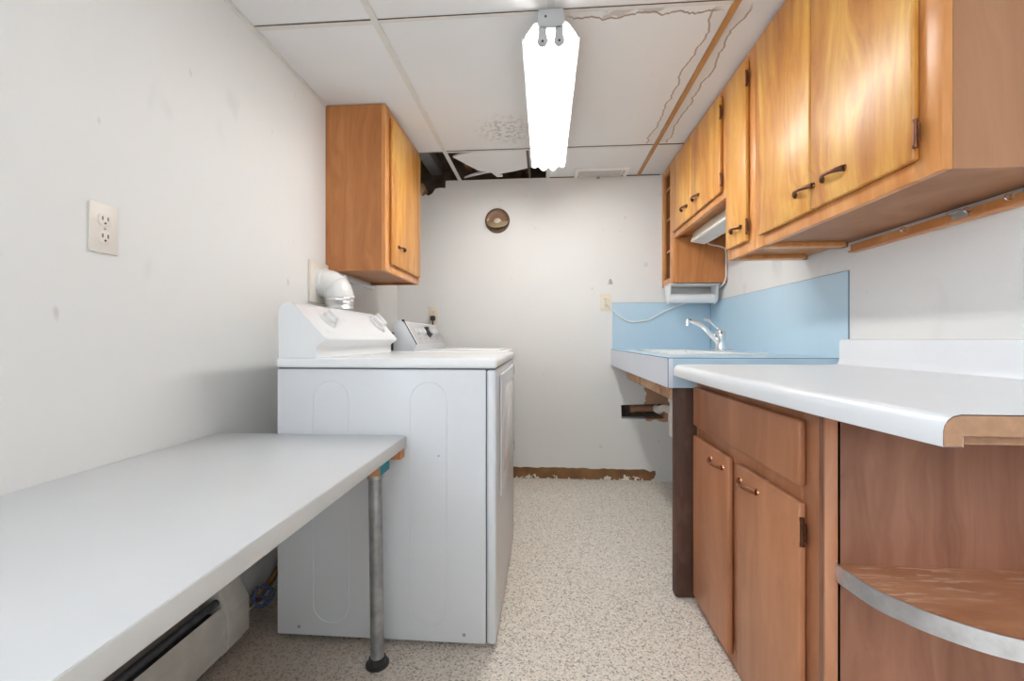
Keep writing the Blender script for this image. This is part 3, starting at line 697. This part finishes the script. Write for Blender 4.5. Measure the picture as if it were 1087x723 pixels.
# ------------------------------------------------------------------ sink counter at the back right
t = thing('sink_counter', 'pale blue laminate sink counter with blue splashback in the far right corner', 'counter', (.78, 2.34, .78))
SX0, SY0, SZ = .45, 1.645, .893
BX0, BX1, BY0, BY1 = .565, .955, 2.02, 2.72       # basin cut-out
k = MB(); k.box(SX0+.002, BX0, SY0+.002, YB, .868, SZ).box(BX1, XR, SY0+.002, YB, .868, SZ).box(BX0, BX1, SY0+.002, BY0, .868, SZ).box(BX0, BX1, BY1, YB, .868, SZ)
k.build('countertop', M['blue'], t)
MB().box(SX0, SX0+.018, SY0+.001, YB, .783, SZ-.002).build('front_apron', M['pale_blue'], t)
MB().box(SX0+.018, XR, SY0, SY0+.018, .783, SZ-.002).build('end_apron', M['blue'], t)
k = MB(); k.box(SX0-.0006, SX0+.003, SY0, YB, SZ-.002, SZ+.0004).box(SX0, XR, SY0-.0006, SY0+.003, SZ-.002, SZ+.0004).box(SX0-.0006, SX0+.0015, SY0-.0006, SY0+.0015, .783, SZ-.002)
k.build('edge_seam', M['blue_seam'], t)
MB().box(.459, XR, YB-.010, YB, SZ, 1.208).build('back_splash', M['blue'], t)
MB().box(XR-.004, XR, 1.69, YB-.010, SZ, 1.212).build('side_splash', M['blue'], t)
k = MB(); k.box(XR-.0042, XR, 1.689, 1.69, SZ, 1.2125).box(XR-.0045, XR, 1.69, YB-.010, 1.212, 1.2135).box(XR-.0055, XR-.004, YB-.0125, YB-.010, SZ+.002, 1.21).box(.457, XR, YB-.0105, YB, 1.208, 1.2095)
k.build('splash_trim', M['blue_seam'], t)
MB().box(.475, .515, SY0+.06, 2.60, .733, .7825, .002).build('underside_boards', M['raw_wood'], t)
p_ = MB().box(.483, .600, 1.668, 1.715, .0, .783, .008, 2).build('support_post', M['post_wood'], t)
t = thing('sink', 'white sink basin set into the blue counter', 'sink', (.76, 2.37, .70))
k = MB(); rx0, rx1, ry0, ry1 = BX0-.018, BX1+.018, BY0-.018, BY1+.018
# rim ring
k.box(rx0, rx1, ry0, BY0+.01, SZ, SZ+.006, .0025).box(rx0, rx1, BY1-.01, ry1, SZ, SZ+.006, .0025).box(rx0, BX0+.01, BY0+.01, BY1-.01, SZ, SZ+.006, .0025).box(BX1-.10, rx1, BY0+.01, BY1-.01, SZ, SZ+.006, .0025)
k.build('rim', M['sinkw'], t)
k = MB(); e = BX1-.10
k.box(BX0+.004, e, BY0+.004, BY1-.004, .742, .748).box(BX0+.002, BX0+.008, BY0+.002, BY1-.002, .742, SZ+.003).box(e-.004, e+.002, BY0+.002, BY1-.002, .742, SZ+.003)
k.box(BX0+.004, e, BY0+.002, BY0+.008, .742, SZ+.003).box(BX0+.004, e, BY1-.008, BY1-.002, .742, SZ+.003); k.build('basin', M['sinkw'], t)
MB().lathe([(.038, 0), (.036, .002), (.02, .001), (0, .0005)], (.70, 2.37, .748), (0, 0, 1), 24).build('drain', M['chrome'], t)
t = thing('faucet', 'chrome single-lever faucet with a curved spout on the sink', 'faucet', (.945, 2.46, SZ+.006))
fx, fy, fz = .945, 2.44, SZ+.006
k = MB(); k.box(fx-.028, fx+.028, fy-.10, fy+.10, fz, fz+.009, .004); k.build('base_plate', M['chrome'], t)
MB().lathe([(.027, .008), (.025, .02), (.023, .06), (.027, .072), (.028, .09), (.022, .106), (.010, .113), (0, .114)], (fx, fy, fz), (0, 0, 1), 28).build('body', M['chrome'], t)
MB().tube(bez([(fx-.012, fy, fz+.040), (fx-.05, fy-.002, fz+.085), (fx-.10, fy-.004, fz+.135), (fx-.155, fy-.006, fz+.160), (fx-.175, fy-.007, fz+.163)]), [.014-.004*i/32 for i in range(33)], 16).build('spout', M['chrome'], t)
MB().cyl((fx-.178, fy-.007, fz+.170), (fx-.178, fy-.007, fz+.136), .0115, seg=18).build('spout_tip', M['chrome'], t)
MB().tube(bez([(fx-.002, fy, fz+.110), (fx-.03, fy+.002, fz+.135), (fx-.06, fy+.004, fz+.163), (fx-.090, fy+.006, fz+.172)]), [.0075+.0025*i/24 for i in range(25)], 14, flat=(.7, 1.4)).build('lever', M['chrome'], t)
# drain
t = thing('drain_trap', 'white plastic drain trap under the blue sink counter', 'drain pipe', (.665, 2.3, .47))
px, py = .660, 2.30
MB().tube(bez([(.700, 2.37, .738), (.690, 2.35, .70), (px, py, .66), (px, py, .56), (px, py+.01, .495), (px+.01, py+.05, .468), (px+.02, py+.09, .495), (px+.02, py+.10, .55), (px+.03, py+.15, .565), (px+.07, py+.45, .54), (.755, 2.98, .492)], 6), .021, 18).build('trap_pipe', M['pvc'], t)
for zz in (.655, .555): MB().lathe([(.024, -.016), (.029, -.013), (.029, .013), (.024, .016)], (px, py, zz), (0, 0, 1), 16).build('slip_nut', M['whitep'], t)
t = thing('waste_pipe', 'tan waste pipe lying in the slot cut in the back wall', 'pipe', (.68, YB+.04, .47))
MB().cyl((.60, YB+.045, .482), (.80, YB+.045, .488), .022, seg=20).build('pipe', M['core'], t)
MB().cyl((.585, YB+.045, .482), (.612, YB+.045, .482), .028, seg=20).build('fitting', M['core'], t)
MB().cyl((.755, 2.965, .492), (.760, YB+.03, .488), .026, seg=18).build('elbow', M['pvc'], t)

# ------------------------------------------------------------------ near base cabinet, worktop and corner shelf
t = thing('base_cabinet', 'brown wood base cabinet with drawer front and two doors under the white counter', 'cabinet', (.83, 1.28, 0))
BF, CY0, CY1 = .552, .894, 1.642
k = MB(); k.box(BF+.02, XR, CY0+.018, CY1, .0, .815); k.build('body', M['base_wood'], t)
k = MB(); k.box(BF, BF+.02, CY0, CY0+.09, .0, .832, .0015).box(BF, BF+.02, CY1-.03, CY1, .0, .832, .0015).box(BF, BF+.02, CY0+.09, CY1-.03, .785, .832, .0015).box(BF, BF+.02, CY0+.09, CY1-.03, .0, .06, .0015).box(BF, BF+.02, CY0+.09, CY1-.03, .60, .66, .0015).box(BF, BF+.02, 1.27, 1.335, .06, .60, .0015)
k.build('face_frame', M['base_wood'], t)
MB().box(BF-.010, XR, CY0, CY0+.018, .0, .831, .001).build('end_panel', M['panel_wood'], t)
MB().box(BF-.012, BF+.012, CY0-.004, CY0+.0005, .0, .830, .001).build('edge_strip', M['edge_strip'], t)
D = MB().box(BF-.018, BF-.001, .968, 1.630, .650, .790, .006, 3).build('drawer_front', M['base_wood'], t)
for ya, yb, hy in ((.968, 1.268, 1.195), (1.328, 1.632, 1.408)):
    D = MB().box(BF-.018, BF-.001, ya, yb, .035, .615, .006, 3).build('door', M['base_wood'], t)
    pull(D, (BF-.018, hy, .575), (-1, 0, 0), (0, 1, 0), .095, M['copper'])
    if ya < 1: 
        for zz in (.10, .555): hinge(D, BF-.008, ya-.004, zz, -1, M['bronze'])
# quarter-round shelf
curve = [(.562, .893), (.562, .868), (.571, .802), (.590, .766), (.608, .740), (.648, .704), (.690, .682), (.76, .655), (.85, .632), (.97, .615), (XR, .610)]
cv = [(p.x, p.y) for p in bez([(a, b, 0) for a, b in curve], 5)]
t2 = thing('corner_shelf', 'rounded wooden end shelf with a worn metal edge on the cabinet side', 'shelf', (.84, .78, .50))
MB().prism(cv+[(XR, .893)], 'z', .500, .525).build('board', M['shelf'], t2)
def offs(c, d):
    o = []
    for i in range(len(c)):
        a = Vector(c[max(i-1, 0)]); b = Vector(c[min(i+1, len(c)-1)]); tg = (b-a).normalized(); o.append((c[i][0]-tg.y*-d*-1 if False else c[i][0]+tg.y*d, c[i][1]-tg.x*d))
    return o
outer = offs(cv, .0035)
MB().prism(cv+outer[::-1], 'z', .496, .5285).build('metal_edge', M['alu'], t2)
# white post-formed worktop
t = thing('countertop', 'white laminate countertop with rounded front and low backsplash on the base cabinet', 'countertop', (.78, 1.1, .83))
KY0, KY1 = .552, 1.620
front = [(.467, KY0), (.461, .62), (.452, .75), (.447, .90), (.443, 1.1), (.444, 1.35), (.447, 1.52), (.451, 1.575), (.462, 1.605), (.485, KY1)]
fr = [(p.x, p.y) for p in bez([(a, b, 0) for a, b in front], 4)]
# skin: sweep a nose section along the front line; local (d, z): d = distance back from the front
sec = [(.030, .846), (.0225, .846), (.0225, .8335), (.0005, .8335), (0, .836), (0, .852), (.0016, .859), (.0055, .8655), (.0115, .870), (.020, .872)]
bm = bmesh.new(); rows = []
for i, (fx_, fy_) in enumerate(fr):
    a = Vector(fr[max(i-1, 0)]); b = Vector(fr[min(i+1, len(fr)-1)]); tg = (b-a).normalized(); nx, ny = tg.y, -tg.x
    if i == 0: nx, ny = 1, 0
    row = [bm.verts.new((fx_+nx*d, min(max(fy_+ny*d, KY0), KY1), z)) for d, z in sec]
    row.append(bm.verts.new((1.005, max(KY0, min(fy_, KY1)), .872)))
    row += [bm.verts.new((1.022, fy_, .8745)), bm.verts.new((1.029, fy_, .885)), bm.verts.new((1.031, fy_, .90)), bm.verts.new((1.031, fy_, .950)), bm.verts.new((1.034, fy_, .958)), bm.verts.new((1.042, fy_, .961)), bm.verts.new((XR, fy_, .961))]
    rows.append(row)
for i in range(len(rows)-1):
    for j in range(len(rows[0])-1):
        try: bm.faces.new((rows[i][j], rows[i+1][j], rows[i+1][j+1], rows[i][j+1]))
        except ValueError: pass
# far end skin
last = rows[-1]; bm.faces.new([bm.verts.new((XR, KY1, .846)), bm.verts.new((last[0].co.x, KY1, .846))] + last[9:])
bmesh.ops.recalc_face_normals(bm, faces=list(bm.faces))
k = MB(); k._merge(bm); k.build('laminate_skin', M['laminate'], t, 40)
fx0 = fr[0][0]
pf = [(fx0+d+.0012, z-.0012 if z > .86 else z) for d, z in sec[2:]]
pf = [(fx0+.0225, .8340)] + [(fx0+.0015, .8340), (fx0+.0015, .852), (fx0+.0030, .858), (fx0+.0065, .864), (fx0+.012, .8683), (fx0+.020, .8705)]
MB().prism(pf + [(1.0, .8705), (XR-.001, .8705), (XR-.001, .8465), (fx0+.0225, .8465)], 'y', KY0+.0004, KY0+.02).build('core', M['core'], t)
MB().box(fx0+.035, XR-.001, KY0+.022, KY1-.006, .8320, .8455).build('build_up', M['core'], t)
MB().box(1.034, XR-.001, KY0+.0004, KY0+.02, .872, .959).build('backsplash_core', M['core'], t)

# ------------------------------------------------------------------ light, world, camera
strip_light(.02, -1.75, -.65, 'added two-tube fill light, unseen behind the viewer', 'fill_tube')  # unseen fixture added as fill light for the near end of the room
def area(name, loc, rot, sx, sy, power, col):
    l = bpy.data.lights.new(name, 'AREA'); l.shape = 'RECTANGLE'; l.size = sx; l.size_y = sy; l.energy = power; l.color = col
    o = bpy.data.objects.new(name, l); C.objects.link(o); o.location = loc; o.rotation_euler = rot; return o
area('window_daylight', (XL-.14, (WY0+WY1)/2, (WZ0+WZ1)/2), (R(90), 0, R(-90)), 1.2, .8, 58, (.80, .89, 1.0))
w = bpy.data.worlds.new('sky'); S.world = w; w.use_nodes = True
w.node_tree.nodes['Background'].inputs[0].default_value = (.75, .87, 1, 1); w.node_tree.nodes['Background'].inputs[1].default_value = .8
cam = bpy.data.cameras.new('camera'); co = bpy.data.objects.new('camera', cam); C.objects.link(co)
cam.sensor_width = 36; cam.lens = 465/1087*36; co.location = (0, 0, .96); co.rotation_euler = (R(90), 0, R(4.3)); cam.clip_start = .02
cam.shift_y = -1.0/1087
S.camera = co
S.view_settings.view_transform = 'Standard'; S.view_settings.look = 'None'; S.view_settings.gamma = 1; S.view_settings.use_curve_mapping = False
S.view_settings.exposure = .46
S.cycles.max_bounces = 10; S.cycles.diffuse_bounces = 6; S.cycles.sample_clamp_indirect = 8
